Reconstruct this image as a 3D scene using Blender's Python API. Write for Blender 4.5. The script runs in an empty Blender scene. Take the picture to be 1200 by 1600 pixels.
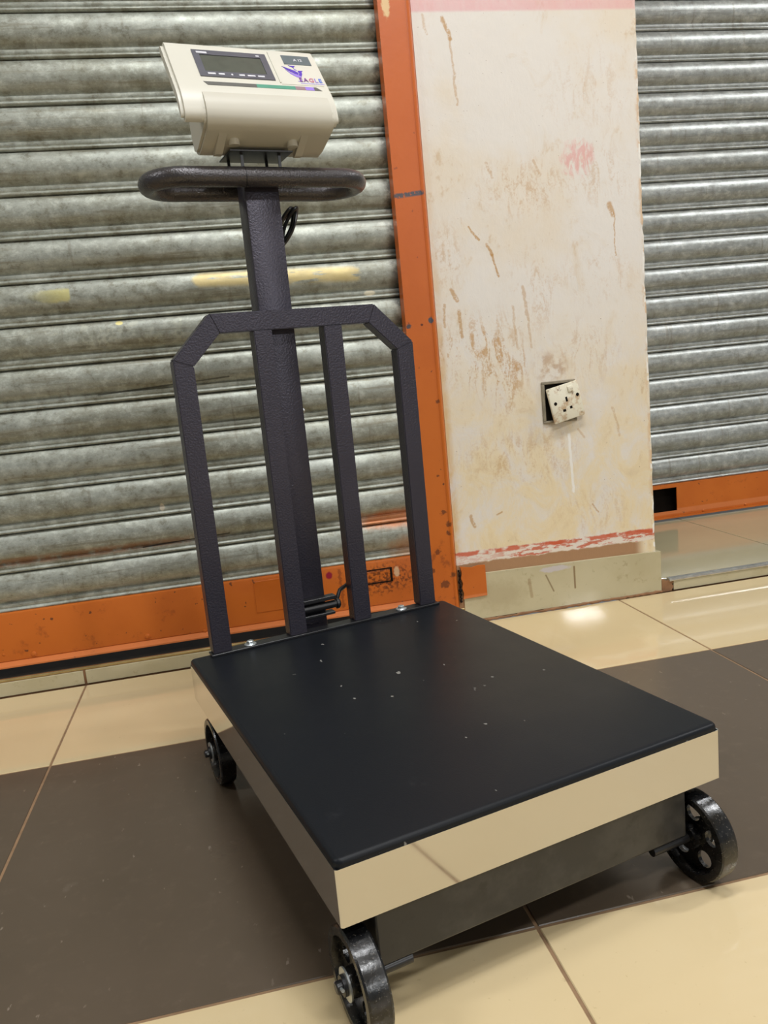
import bpy, bmesh, math, random
from mathutils import Vector, Matrix
random.seed(7)
sc = bpy.context.scene
COL = sc.collection

# ------------------------------------------------------------------ camera
FPX = 1243.75
PITCH, YAW, ROLL = 0.17670007, -0.18512167, -0.09724129
cam_d = bpy.data.cameras.new('camera')
cam_d.sensor_fit = 'VERTICAL'; cam_d.sensor_height = 36.0
cam_d.lens = FPX / 1600.0 * 36.0
cam_d.clip_start = 0.01
cam = bpy.data.objects.new('camera', cam_d); COL.objects.link(cam)
fwd = Vector((-math.sin(YAW)*math.cos(PITCH), math.cos(YAW)*math.cos(PITCH), -math.sin(PITCH)))
rgt = Vector((math.cos(YAW), math.sin(YAW), 0)); upv = rgt.cross(fwd)
r2 = rgt*math.cos(ROLL) + upv*math.sin(ROLL); u2 = -rgt*math.sin(ROLL) + upv*math.cos(ROLL)
cam.matrix_world = Matrix(((r2.x, u2.x, -fwd.x, 0.0), (r2.y, u2.y, -fwd.y, 0.0), (r2.z, u2.z, -fwd.z, 0.584), (0, 0, 0, 1)))
sc.camera = cam

# ------------------------------------------------------------------ world, lamps, exposure
w = bpy.data.worlds.new('world'); sc.world = w; w.use_nodes = True
w.node_tree.nodes['Background'].inputs[0].default_value = (0.90, 0.96, 1.0, 1)
w.node_tree.nodes['Background'].inputs[1].default_value = 0.24
sc.view_settings.view_transform = 'Standard'; sc.view_settings.look = 'None'
sc.view_settings.gamma = 1.0; sc.view_settings.use_curve_mapping = False
sc.view_settings.exposure = -0.14
CEIL = 3.0
LAMPS = [  # x, y, length along x, width, watts, colour
    (3.2, 0.75, 1.2, 0.16, 62, (0.97, 0.985, 1.0)),
    (0.35, 0.50, 1.2, 0.16, 40, (0.97, 0.985, 1.0)),
    (-2.5, 0.40, 1.2, 0.16, 43, (0.97, 0.985, 1.0)),
    (4.40, -6.33, 0.50, 0.40, 300, (0.97, 0.985, 1.0)),
    (0.9, -1.1, 1.2, 0.16, 50, (0.97, 0.985, 1.0)),
]
for (x, y, lx, ly, W, c) in LAMPS:
    ld = bpy.data.lights.new('ceiling_lamp_light', 'AREA'); ld.shape = 'RECTANGLE'
    ld.size = lx; ld.size_y = ly; ld.energy = W; ld.color = c
    lo = bpy.data.objects.new('ceiling_lamp_light', ld); COL.objects.link(lo); lo.location = (x, y, CEIL - 0.075)

# ------------------------------------------------------------------ node helpers
class V:
    """wraps a socket (or a number) with arithmetic that makes Math nodes"""
    def __init__(s, m, k): s.m, s.k = m, k
    def _op(s, op, *o, clamp=False):
        n = s.m.nt.nodes.new('ShaderNodeMath'); n.operation = op; n.use_clamp = clamp
        for i, a in enumerate((s,) + o):
            a = a.k if isinstance(a, V) else a
            if isinstance(a, (int, float)): n.inputs[i].default_value = a
            else: s.m.nt.links.new(a, n.inputs[i])
        return V(s.m, n.outputs[0])
    def __add__(s, o): return s._op('ADD', o)
    def __sub__(s, o): return s._op('SUBTRACT', o)
    def __mul__(s, o): return s._op('MULTIPLY', o)
    def __truediv__(s, o): return s._op('DIVIDE', o)
    def max(s, o): return s._op('MAXIMUM', o)
    def min(s, o): return s._op('MINIMUM', o)
    def abs(s): return s._op('ABSOLUTE')
    def sqrt(s): return s._op('SQRT')
    def clamp(s): return s._op('ADD', 0.0, clamp=True)
    def inv(s): return V(s.m, 1.0)._op('SUBTRACT', s)
    def ramp(s, a, b):
        n = s.m.nt.nodes.new('ShaderNodeMapRange'); n.interpolation_type = 'SMOOTHSTEP'
        s.m.nt.links.new(s.k, n.inputs[0]); n.inputs[1].default_value = a; n.inputs[2].default_value = b
        return V(s.m, n.outputs[0])

class Mat:
    def __init__(s, name, color, rough=0.5, metal=0.0, spec=0.5, coords='Position'):
        s.mat = bpy.data.materials.new(name); s.mat.use_nodes = True; s.nt = s.mat.node_tree
        s.b = s.nt.nodes['Principled BSDF']
        s.b.inputs['Base Color'].default_value = (*color, 1); s.b.inputs['Roughness'].default_value = rough
        s.b.inputs['Metallic'].default_value = metal; s.b.inputs['Specular IOR Level'].default_value = spec
        if coords == 'Position':
            g = s.nt.nodes.new('ShaderNodeNewGeometry'); s.pos = g.outputs['Position']
        else:
            g = s.nt.nodes.new('ShaderNodeTexCoord'); s.pos = g.outputs['Object']
        x = s.nt.nodes.new('ShaderNodeSeparateXYZ'); s.nt.links.new(s.pos, x.inputs[0])
        s.x, s.y, s.z = (V(s, o) for o in x.outputs)
        s.col = None; s.base = color
    def noise(s, scale, detail=4, rough=0.55, stretch=(1, 1, 1), off=(0, 0, 0), dist=0.0):
        mp = s.nt.nodes.new('ShaderNodeMapping'); mp.inputs['Scale'].default_value = stretch; mp.inputs['Location'].default_value = off
        s.nt.links.new(s.pos, mp.inputs[0])
        n = s.nt.nodes.new('ShaderNodeTexNoise'); n.inputs['Scale'].default_value = scale
        n.inputs['Detail'].default_value = detail; n.inputs['Roughness'].default_value = rough; n.inputs['Distortion'].default_value = dist
        s.nt.links.new(mp.outputs[0], n.inputs['Vector']); return V(s, n.outputs['Fac'])
    def voro(s, scale, stretch=(1, 1, 1)):
        mp = s.nt.nodes.new('ShaderNodeMapping'); mp.inputs['Scale'].default_value = stretch
        s.nt.links.new(s.pos, mp.inputs[0])
        n = s.nt.nodes.new('ShaderNodeTexVoronoi'); n.inputs['Scale'].default_value = scale
        s.nt.links.new(mp.outputs[0], n.inputs['Vector']); return V(s, n.outputs['Distance'])
    def num(s, a): return V(s, a)
    def over(s, mask, color):
        n = s.nt.nodes.new('ShaderNodeMix'); n.data_type = 'RGBA'
        if isinstance(mask, V): s.nt.links.new(mask.k, n.inputs[0])
        else: n.inputs[0].default_value = mask
        if s.col is None: n.inputs[6].default_value = (*s.base, 1)
        else: s.nt.links.new(s.col, n.inputs[6])
        n.inputs[7].default_value = (*color, 1); s.col = n.outputs[2]; return s
    def rough(s, v): s.nt.links.new(v.k, s.b.inputs['Roughness']); return s
    def metal(s, v): s.nt.links.new(v.k, s.b.inputs['Metallic']); return s
    def bump(s, v, strength=0.3, dist=0.002):
        n = s.nt.nodes.new('ShaderNodeBump'); n.inputs['Strength'].default_value = strength; n.inputs['Distance'].default_value = dist
        s.nt.links.new(v.k, n.inputs['Height']); s.nt.links.new(n.outputs[0], s.b.inputs['Normal']); return s
    def blob(s, cx, cz, rx, rz, wob=None, amt=0.5, soft=0.25):
        dx = (s.x - cx) / rx; dz = (s.z - cz) / rz
        d = (dx*dx + dz*dz).sqrt()
        if wob is not None: d = d + (wob - 0.5) * (2*amt)
        return d.ramp(1.0 + soft, 1.0 - soft)
    def band(s, val, lo, hi, soft=0.002):
        return val.ramp(lo - soft, lo + soft) * val.ramp(hi + soft, hi - soft)
    def stroke(s, x0, z0, x1, z1, wid, wob=None, amt=0.0):
        """a tapering streak between two points of the xz plane"""
        dx, dz = x1 - x0, z1 - z0; L2 = dx*dx + dz*dz
        px = s.x - x0; pz = s.z - z0
        if wob is not None: px = px + (wob - 0.5) * amt
        t = ((px*dx + pz*dz) / L2).clamp()
        ex = px - t*dx; ez = pz - t*dz
        return (ex*ex + ez*ez).sqrt().ramp(wid*1.25, wid*0.5)
    def done(s):
        if s.col is not None: s.nt.links.new(s.col, s.b.inputs['Base Color'])
        return s.mat

def S(r, g, b):
    f = lambda c: ((c/255.0)/12.92 if c/255.0 <= 0.04045 else ((c/255.0 + 0.055)/1.055)**2.4)
    return (f(r), f(g), f(b))

# ------------------------------------------------------------------ materials
def m_simple(name, col, rough=0.5, metal=0.0, spec=0.5, nscale=60, var=0.15, coords='Position', bump=0.0, bscale=400):
    m = Mat(name, col, rough, metal, spec, coords)
    n = m.noise(nscale, 3)
    m.over(n.ramp(0.35, 0.75) * var * 2, tuple(c*0.6 for c in col))
    if bump: m.bump(m.noise(bscale, 2), bump, 0.001)
    return m.done()

def m_cream_tile():
    m = Mat('cream_tile', S(212, 192, 152), 0.1, 0, 0.5)
    a = m.noise(2.2, 4); b = m.noise(9, 5, 0.6, (1, 0.5, 1))
    m.over(a.ramp(0.35, 0.7) * 0.45, S(202, 180, 136)); m.over(b.ramp(0.55, 0.8) * 0.35, S(220, 204, 168))
    m.over(m.noise(160, 2).ramp(0.68, 0.78) * 0.25, S(150, 125, 90))
    m.rough(m.noise(6, 4) * 0.05 + 0.03); return m.done()

def m_dark_tile():
    m = Mat('dark_tile', S(90, 78, 65), 0.22, 0, 0.5)
    a = m.noise(3.0, 5); b = m.noise(40, 4, 0.7)
    m.over(a.ramp(0.35, 0.7) * 0.6, S(79, 69, 56)); m.over(b.ramp(0.5, 0.8) * 0.35, S(104, 90, 77))
    sc_ = m.noise(95, 3, 0.5, (1, 0.45, 1)).ramp(0.69, 0.75) * m.noise(4, 2).ramp(0.35, 0.55)
    m.over(sc_ * 0.55, S(150, 138, 124))
    m.over(m.noise(14, 3).ramp(0.66, 0.78) * 0.4, S(118, 108, 98))
    m.rough(m.noise(7, 4) * 0.2 + 0.14); return m.done()

def m_skirt_tile():
    m = Mat('skirting_tile', S(192, 183, 152), 0.035, 0, 0.5)
    a = m.noise(7, 4)
    m.over(a.ramp(0.35, 0.7) * 0.5, S(170, 158, 122))
    m.over(m.noise(60, 4, 0.6).ramp(0.58, 0.75) * 0.4, S(140, 122, 88))
    m.over(m.stroke(0.745, 0.095, 0.745, 0.045, 0.0025) * 0.8, S(120, 92, 56))
    m.over(m.stroke(0.675, 0.085, 0.692, 0.045, 0.002) * 0.7, S(120, 98, 66))
    m.over(m.stroke(0.634, 0.08, 0.638, 0.04, 0.004) * 0.45, S(140, 112, 74))
    m.over(m.blob(0.56, 0.055, 0.06, 0.03, m.noise(60, 5, 0.7), 0.9, 0.6) * 0.3, S(140, 120, 84))
    m.over(m.blob(0.70, 0.097, 0.035, 0.006, m.noise(60, 3), 0.8) * 0.7, S(196, 190, 200))
    return m.done()

def m_grout(): return m_simple('grout', S(146, 118, 90), 0.85, 0, 0.2, 40, 0.3)

def m_slat(name, warm, seed):
    m = Mat(name, S(160, 164, 155) if warm else S(156, 160, 158), 0.4, 0.4, 0.5)
    a = m.noise(5, 5, 0.6, (1, 1, 3), (seed, 0, 0)); b = m.noise(46, 6, 0.75, (1, 1, 1.3), (0, seed, 0))
    st = m.noise(26, 4, 0.65, (0.16, 1, 3), (seed, 0, 2)); v = m.noise(26, 3, 0.5, (3, 1, 0.3), (seed, 1, 0))
    m.over(a.ramp(0.35, 0.7) * 0.55, S(138, 138, 121) if warm else S(138, 141, 135))
    m.over(b.ramp(0.48, 0.66) * 0.7, S(190, 194, 184) if warm else S(188, 190, 186))
    m.over(b.ramp(0.48, 0.34) * 0.65, S(116, 114, 98) if warm else S(122, 123, 116))
    m.over(st.ramp(0.54, 0.70) * 0.6, S(124, 118, 98) if warm else S(124, 124, 117))
    m.over(v.ramp(0.62, 0.75) * 0.35, S(112, 104, 86))
    m.over(m.noise(70, 4, 0.7, (0.5, 1, 1), (seed, 3, 0)).ramp(0.66, 0.78) * 0.45, S(104, 84, 58))
    if warm:
        w1 = m.noise(45, 4, 0.6); w2 = m.noise(120, 3)
        yl = m.stroke(-0.01, 0.796, 0.30, 0.786, 0.016, w1, 0.03) * m.noise(20, 4, 0.6, (0.6, 1, 4)).ramp(0.36, 0.46)
        m.over(yl * m.x.ramp(-0.07, -0.02) * 0.85, S(206, 186, 128))
        m.over(m.blob(-0.295, 0.787, 0.045, 0.013, w1, 0.5) * (m.x.ramp(-0.36, -0.265) * 0.7 + 0.1) * m.x.ramp(-0.262, -0.266), S(206, 198, 128))
        m.over(m.blob(0.355, 0.257, 0.10, 0.02, w1, 0.5, 0.5) * 0.75, S(196, 112, 44))
        m.over(m.blob(0.375, 0.19, 0.05, 0.025, w1, 0.5, 0.5) * 0.5, S(176, 118, 66))
        rz = m.band(m.z, 0.262, 0.278, 0.006) * m.x.ramp(0.05, -0.2)
        m.over(rz * w1.ramp(0.3, 0.55) * 0.7, S(146, 92, 48))
        m.over(m.band(m.z, 0.68, 0.73, 0.003) * w2.ramp(0.45, 0.6) * m.noise(25, 3).ramp(0.5, 0.6) * 0.5, S(186, 188, 172))
        m.over(m.blob(0.335, 0.745, 0.012, 0.005) * 0.9, S(224, 216, 190))
        m.over(m.blob(-0.15, 0.345, 0.005, 0.008) * 0.9, S(224, 214, 196))
        m.over(m.blob(-0.18, 0.725, 0.007, 0.004) * 0.9, S(222, 210, 140))
        m.over(m.x.ramp(0.375, 0.395) * m.noise(30, 4, 0.6).ramp(0.42, 0.55) * 0.75, S(70, 70, 66))
        m.over(m.stroke(-0.2, 0.265, -0.02, 0.272, 0.0015) * 0.8, S(40, 40, 38))
        m.over(m.stroke(-0.24, 0.588, 0.02, 0.600, 0.0018, w1, 0.01) * 0.7, S(64, 66, 62))
    m.metal(V(m, 0.45) * m.noise(20, 3).ramp(0.75, 0.3) + 0.1)
    m.rough(b * 0.25 + (0.30 if warm else 0.24))
    m.bump(m.noise(150, 4, 0.7) * 0.5 + a, 0.25, 0.002); return m.done()

def m_orange(name, kind):
    m = Mat(name, S(196, 104, 36), 0.32, 0, 0.4)
    a = m.noise(8, 4); w1 = m.noise(150, 4, 0.65)
    m.over(a.ramp(0.35, 0.7) * 0.6, S(180, 90, 28))
    chips = m.noise(75, 2, 0.4).ramp(0.725, 0.745)
    m.over(chips * 0.85, S(88, 52, 34))
    if kind == 'guide':
        m.over(m.z.ramp(0.3, 1.1) * 0.55, S(206, 106, 60))       # pinker higher up
        m.over(m.stroke(0.403, 0.928, 0.455, 0.932, 0.0055, w1, 0.012) * w1.ramp(0.40, 0.48), S(88, 86, 92))
        m.over(m.blob(0.414, 1.288, 0.008, 0.025, w1, 0.6), S(224, 190, 140))
        m.over(m.blob(0.452, 0.675, 0.005, 0.007, w1, 1.0), S(84, 80, 86))
        m.over(m.blob(0.404, 0.668, 0.005, 0.005, w1, 1.2), S(84, 74, 76))
        m.over(m.blob(0.432, 0.668, 0.003, 0.0025, w1, 0.4), S(104, 54, 34))
        for (bx, bz, br) in [(0.452, 0.505, .004), (0.445, 0.262, .006), (0.455, 0.235, .006), (0.425, 0.175, .006), (0.452, 0.215, .005), (0.435, 0.10, .010), (0.41, 0.135, .005), (0.455, 0.12, .006), (0.44, 0.345, .003)]:
            m.over(m.blob(bx, bz, br, br*0.9, w1, 1.6, 0.3) * 0.8, S(96, 52, 30))
        m.over(m.band(m.z, 0.0, 0.2, 0.03) * m.noise(50, 4, 0.7).ramp(0.55, 0.68) * 0.6, S(132, 66, 30))
    else:
        m.over(m.noise(22, 5, 0.7).ramp(0.60, 0.72) * 0.55, S(138, 66, 26))
        m.over(m.blob(0.305, 0.125, 0.07, 0.03, m.noise(90, 4), 0.9, 0.5) * m.noise(140, 3).ramp(0.45, 0.58) * 0.8, S(84, 42, 22))
        m.over(m.blob(0.334, 0.137, 0.006, 0.012, w1, 0.5) * 0.8, S(214, 178, 140))
        m.over(m.blob(0.182, 0.150, 0.007, 0.008, w1, 0.3), S(140, 24, 46))
        m.over(m.stroke(0.205, 0.158, 0.207, 0.075, 0.004, w1, 0.02) * 0.55, S(110, 50, 24))
        m.over(m.band(m.z, 0.050, 0.066, 0.002) * 0.5, S(214, 132, 84))
    m.rough(w1 * 0.25 + 0.2); m.bump(m.noise(120, 3), 0.12, 0.001); return m.done()

def m_pillar():
    m = Mat('stained_white_paint', S(226, 220, 212), 0.42, 0, 0.4)
    big = m.noise(4.5, 5, 0.6); mid = m.noise(13, 6, 0.7, (1, 1, 0.8), dist=0.6); fine = m.noise(60, 4, 0.6, (1.6, 1, 0.8)); w1 = m.noise(40, 4, 0.6)
    vert = m.noise(24, 6, 0.72, (1.9, 1, 0.6), (3, 0, 0), 1.2); tiny = m.noise(230, 3, 0.6)
    m.over(big.ramp(0.42, 0.68) * 0.5, S(224, 206, 176))
    m.over(m.z.ramp(0.80, 0.25) * mid.ramp(0.32, 0.62) * 0.75, S(232, 210, 160))
    m.over(mid.ramp(0.55, 0.75) * 0.45, S(212, 190, 158))
    m.over((mid * 0.5 + fine * 0.5).ramp(0.55, 0.66) * big.ramp(0.4, 0.6) * 0.5, S(200, 170, 130))
    # rubbed-off brown scuffs
    for (cx, cz, rx, rz, k) in [(0.56, 0.60, 0.10, 0.07, .8), (0.61, 0.53, 0.05, 0.07, .7), (0.80, 0.58, 0.07, 0.06, .4), (0.585, 0.36, 0.08, 0.06, .45), (0.70, 0.36, 0.06, 0.06, .4),
                                (0.68, 0.93, 0.10, 0.05, .5), (0.86, 0.95, 0.06, 0.06, .4), (0.84, 1.12, 0.09, 0.07, .25), (0.69, 0.72, 0.05, 0.08, .4), (0.50, 0.80, 0.03, 0.06, .5), (0.80, 0.22, 0.10, 0.05, .3), (0.84,0.74,.08,.05,.35)]:
        m.over(m.blob(cx, cz, rx, rz, mid, 0.7, 0.6) * (vert * 0.75 + tiny * 0.25).ramp(0.48, 0.62) * k, S(192, 148, 92))
    m.over(m.blob(0.72, 0.555, 0.04, 0.03, mid, 0.7, 0.4) * w1.ramp(0.4, 0.6) * 0.6, S(178, 138, 96))
    m.over(m.x.ramp(0.485, 0.470) * m.z.ramp(1.2, 0.4) * mid.ramp(0.3, 0.55) * 0.7, S(214, 178, 122))
    m.over(m.noise(200, 2).ramp(0.73, 0.77) * 0.7, S(122, 92, 66))
    # drips
    drip = S(186, 142, 84)
    for (a, b, c, d, wd, k) in [(0.530, 1.264, 0.543, 1.225, .0045, .8), (0.543, 1.225, 0.548, 1.10, .0025, .5), (0.553, 0.86, 0.572, 0.832, .0024, .8), (0.590, 0.822, 0.600, 0.80, .0035, .8), (0.600, 0.80, 0.613, 0.755, .0026, .8),
                                (0.505, 0.735, 0.515, 0.712, .0045, .7), (0.516, 0.69, 0.521, 0.635, .0042, .7), (0.486, 0.705, 0.484, 0.66, .003, .6), (0.876, 0.887, 0.881, 0.868, .0075, .75), (0.884, 0.872, 0.884, 0.78, .0016, .7),
                                (0.665, 0.73, 0.672, 0.66, .0036, .5), (0.672, 0.66, 0.676, 0.60, .0028, .4), (0.638, 0.69, 0.644, 0.60, .003, .4), (0.488, 1.27, 0.494, 1.235, .003, .4), (0.86, 0.45, 0.876, 0.385, .003, .4), (0.51, 0.245, 0.516, 0.22, .004, .7), (0.775, 0.41, 0.79, 0.39, .003, .4), (0.705, 0.985, 0.72, 0.955, .003, .45), (0.60, 0.985, 0.612, 0.955, .003, .4), (0.80,0.235,0.815,0.215,.002,.6),(0.57,0.24,0.582,0.245,.002,.7)]:
        m.over(m.stroke(a, b, c, d, wd, w1, 0.014) * (tiny.ramp(0.25, 0.5) * k), drip)
    m.over(m.stroke(0.752, 0.40, 0.756, 0.27, 0.0035, w1, 0.006) * 0.8, S(240, 238, 232))
    # pink paint: top coat band, a smear, red base line
    m.over(m.z.ramp(1.272, 1.279) * (vert * 0.5 + 0.25), S(226, 150, 158))
    m.over(m.blob(0.805, 0.985, 0.035, 0.035, w1, 0.7, 0.3) * vert.ramp(0.42, 0.56) * 0.6, S(224, 150, 146))
    tilt = m.z + (m.x - 0.48) * 0.014 + (w1 - 0.5) * 0.012
    red = m.band(tilt, 0.138, 0.165, 0.002)
    m.over(red * 0.85, S(226, 216, 206))
    m.over(red * m.noise(50, 5, 0.7, (0.5, 1, 2.0)).ramp(0.50, 0.57) * m.x.ramp(0.52, 0.62).max(0.35) * 0.9, S(196, 96, 64))
    m.over(m.band(tilt, 0.155, 0.165, 0.002) * m.noise(16, 4, 0.6).ramp(0.38, 0.48) * 0.9, S(200, 92, 58))
    m.over(tilt.ramp(0.140, 0.136) * m.x.ramp(0.93, 0.90), S(166, 128, 94))
    # knocked-off right edge
    m.over(m.x.ramp(0.940, 0.953) * m.noise(45, 4, 0.6, (1, 1, 0.6)).ramp(0.5, 0.58) * 0.8, S(214, 178, 136))
    m.over(m.x.ramp(0.946, 0.951) * m.noise(35, 3, 0.6, (1, 1, 0.7), (0, 0, 4)).ramp(0.55, 0.6), S(240, 236, 228))
    m.rough(mid * 0.25 + 0.3); m.bump(fine * 0.4 + mid + m.noise(14, 3), 0.35, 0.003); return m.done()

def m_hammer(name, col, rough=0.34, spec=0.5, bscale=340, bump=0.45, metal=0.5):
    m = Mat(name, col, rough, metal, spec, 'Object')
    n = m.noise(bscale, 2, 0.5)
    m.over(m.noise(9, 4).ramp(0.35, 0.7) * 0.4, tuple(c*0.72 for c in col))
    m.bump(n, bump, 0.0012); m.rough(m.noise(30, 3) * 0.12 + (rough - 0.06)); return m.done()

def m_deck():
    m = Mat('black_matte_paint', S(21, 24, 29), 0.45, 0, 0.2, 'Object')
    m.over(m.noise(5, 4).ramp(0.35, 0.7) * 0.4, S(20, 22, 25))
    sp = m.noise(75, 2, 0.4, (1, 0.6, 1)).ramp(0.735, 0.76) * m.noise(5, 2).ramp(0.42, 0.55)
    m.over(sp * 0.75, S(150, 148, 142))
    m.over(m.noise(18, 4, 0.6).ramp(0.66, 0.8) * 0.2, S(60, 62, 66))
    m.bump(m.noise(700, 2), 0.15, 0.0006); m.rough(m.noise(8, 4) * 0.15 + 0.36); return m.done()

def m_polished():
    m = Mat('polished_steel', (0.66, 0.66, 0.67), 0.06, 1.0, 0.5, 'Object')
    m.rough(m.noise(6, 3) * 0.05 + 0.04); m.bump(m.noise(3.2, 2), 0.02, 0.02); return m.done()

def m_chassis():
    m = Mat('sooty_black_steel', S(44, 43, 42), 0.36, 0.0, 0.5, 'Object')
    m.over(m.noise(14, 5, 0.65).ramp(0.42, 0.62) * 0.8, S(64, 62, 59)); m.over(m.noise(45, 4).ramp(0.6, 0.7) * 0.5, S(30, 29, 28))
    m.rough(m.noise(20, 3) * 0.3 + 0.22); return m.done()

def m_wheel():
    m = Mat('wheel_black_enamel', S(13, 13, 14), 0.2, 0, 0.6, 'Object')
    m.over(m.noise(420, 3, 0.6).ramp(0.62, 0.70) * 0.6, S(122, 118, 110))
    m.over(m.noise(18, 4).ramp(0.5, 0.7) * 0.3, S(50, 48, 47))
    m.rough(m.noise(60, 3) * 0.4 + 0.08); m.bump(m.noise(140, 3), 0.3, 0.001); return m.done()

M = dict(
    stept=m_simple('grey_cream_tile', S(176, 167, 136), 0.09, 0, 0.5, 6, 0.08),
    cream=m_cream_tile(), dark=m_dark_tile(), skirt=m_skirt_tile(), grout=m_grout(),
    slatL=m_slat('weathered_galvanised_steel', True, 0.0), slatR=m_slat('galvanised_steel', False, 7.3),
    guide=m_orange('orange_guide_paint', 'guide'), rail=m_orange('orange_rail_paint', 'rail'),
    pillar=m_pillar(), plaster=m_simple('bare_plaster', S(190, 170, 140), 0.8, 0, 0.3, 12, 0.3),
    mortar=m_simple('brown_mortar', S(150, 112, 82), 0.9, 0, 0.2, 30, 0.4),
    gap=m_simple('hole_shade_black', S(26, 22, 18), 0.9, 0, 0.1), caulk=m_simple('black_caulk', S(28, 18, 14), 0.8, 0, 0.2),  # gap: shade inside holes and slots, put into a near-black colour
    sillt=m_simple('shaded_dirty_sill', S(58, 48, 36), 0.7, 0, 0.3, 25, 0.5),  # dirt colour, darkened for the shadow under the shutter rail
    brass=m_simple('brassy_edge_trim', S(196, 176, 128), 0.22, 0.85, 0.5, 40, 0.35),
    alu=m_simple('aluminium_nosing', S(212, 212, 210), 0.25, 0.9, 0.5, 50, 0.3),
    paint=m_hammer('dark_hammer_paint', S(66, 63, 73), 0.36), painth=m_hammer('handle_hammer_paint', S(74, 71, 73), 0.28, 0.7, 420, 0.6),
    deck=m_deck(), steel=m_polished(), chassis=m_chassis(), wheel=m_wheel(),
    zinc=m_simple('zinc_plating', S(214, 220, 222), 0.3, 0.8, 0.5, 60, 0.2, 'Object'),
    cable=m_simple('black_cable', S(18, 18, 20), 0.4, 0, 0.5), blackm=m_simple('black_metal', S(30, 30, 32), 0.35, 0, 0.5),
    abs=m_simple('cream_plastic', S(212, 209, 196), 0.36, 0, 0.45, 5, 0.06, 'Object'),
    abs2=m_simple('cream_plastic_shell', S(202, 198, 184), 0.42, 0, 0.45, 5, 0.06, 'Object'),
    bezel=m_simple('grey_bezel', S(92, 93, 102), 0.3, 0, 0.5), lcd=m_simple('lcd_glass', S(88, 92, 84), 0.15, 0, 0.5),
    tag=m_simple('slate_label', S(94, 106, 110), 0.4), white=m_simple('white_print', S(214, 214, 220), 0.5),
    teal=m_simple('teal_print', S(80, 150, 126), 0.4), grey=m_simple('grey_print', S(96, 96, 92), 0.4), mauve=m_simple('mauve_print', S(150, 122, 130), 0.4),
    purple=m_simple('purple_print', S(84, 48, 178), 0.5), violet=m_simple('violet_print', S(150, 122, 214), 0.5), plum=m_simple('plum_print', S(112, 52, 132), 0.5),
    rose=m_simple('rose_print', S(196, 104, 138), 0.5), blue=m_simple('blue_print', S(84, 120, 220), 0.5), lilac=m_simple('lilac_print', S(180, 172, 222), 0.5),
    socket=None, ceil=m_simple('ceiling_paint', S(216, 212, 202), 0.8, 0, 0.3, 3, 0.1), lampw=m_simple('lamp_housing', S(232, 232, 228), 0.5),
)
_s = Mat('paint_smeared_plastic', S(228, 222, 200), 0.4, 0, 0.5, 'Object')
_s.over(_s.noise(24, 5, 0.7).ramp(0.50, 0.62) * 0.8, S(186, 150, 108)); _s.over(_s.noise(60, 4, 0.7, off=(3, 1, 2)).ramp(0.62, 0.7) * 0.7, S(126, 92, 62))
_s.bump(_s.noise(60, 4), 0.4, 0.002)
M['socket'] = _s.done()

# ------------------------------------------------------------------ mesh helpers
def link(name, bm, mat, parent=None, smooth=False, loc=None, angle=35):
    me = bpy.data.meshes.new(name); bm.normal_update(); bm.to_mesh(me); bm.free()
    me.materials.append(M[mat] if isinstance(mat, str) else mat)
    if smooth:
        for p in me.polygons: p.use_smooth = True
        me.set_sharp_from_angle(angle=math.radians(angle))
    o = bpy.data.objects.new(name, me); COL.objects.link(o)
    if parent is not None: o.parent = parent
    if loc is not None: o.location = loc
    return o
def share(src, parent, loc, name=None):
    o = src.copy(); COL.objects.link(o); o.parent = parent; o.location = loc
    if name: o.name = name
    return o
def empty(name, loc=(0, 0, 0), rz=0.0):
    o = bpy.data.objects.new(name, None); COL.objects.link(o); o.location = loc; o.rotation_euler = (0, 0, rz); o.empty_display_size = 0.05
    return o
def tag(o, label=None, cat=None, kind=None, group=None):
    if label: o['label'] = label
    if cat: o['category'] = cat
    if kind: o['kind'] = kind
    if group: o['group'] = group
    return o
def box(bm, x0, x1, y0, y1, z0, z1, bev=0.0, seg=2, edges=None):
    vs = [bm.verts.new(p) for p in ((x0, y0, z0), (x1, y0, z0), (x1, y1, z0), (x0, y1, z0), (x0, y0, z1), (x1, y0, z1), (x1, y1, z1), (x0, y1, z1))]
    fs = [bm.faces.new([vs[i] for i in f]) for f in ((3, 2, 1, 0), (4, 5, 6, 7), (0, 1, 5, 4), (1, 2, 6, 5), (2, 3, 7, 6), (3, 0, 4, 7))]
    if bev:
        es = set(e for f in fs for e in f.edges)
        if edges: es = [e for e in es if edges(e)]
        bmesh.ops.bevel(bm, geom=list(es), offset=bev, segments=seg, affect='EDGES', profile=0.5)
    return vs
def B(*a, **k):
    bm = bmesh.new(); box(bm, *a, **k); return bm
def prism(bm, pts, d0, d1, axis='x'):
    """extrude a closed polygon of 2D points; axis x: pts are (y,z); axis y: pts are (x,z)"""
    mk = (lambda p, d: (d, p[0], p[1])) if axis == 'x' else ((lambda p, d: (p[0], d, p[1])) if axis == 'y' else (lambda p, d: (p[0], p[1], d)))
    a = [bm.verts.new(mk(p, d0)) for p in pts]; b = [bm.verts.new(mk(p, d1)) for p in pts]; n = len(pts)
    for i in range(n): bm.faces.new((a[i], a[(i+1) % n], b[(i+1) % n], b[i]))
    bm.faces.new(list(reversed(a))); bm.faces.new(b)
    bmesh.ops.recalc_face_normals(bm, faces=bm.faces[:])
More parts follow.
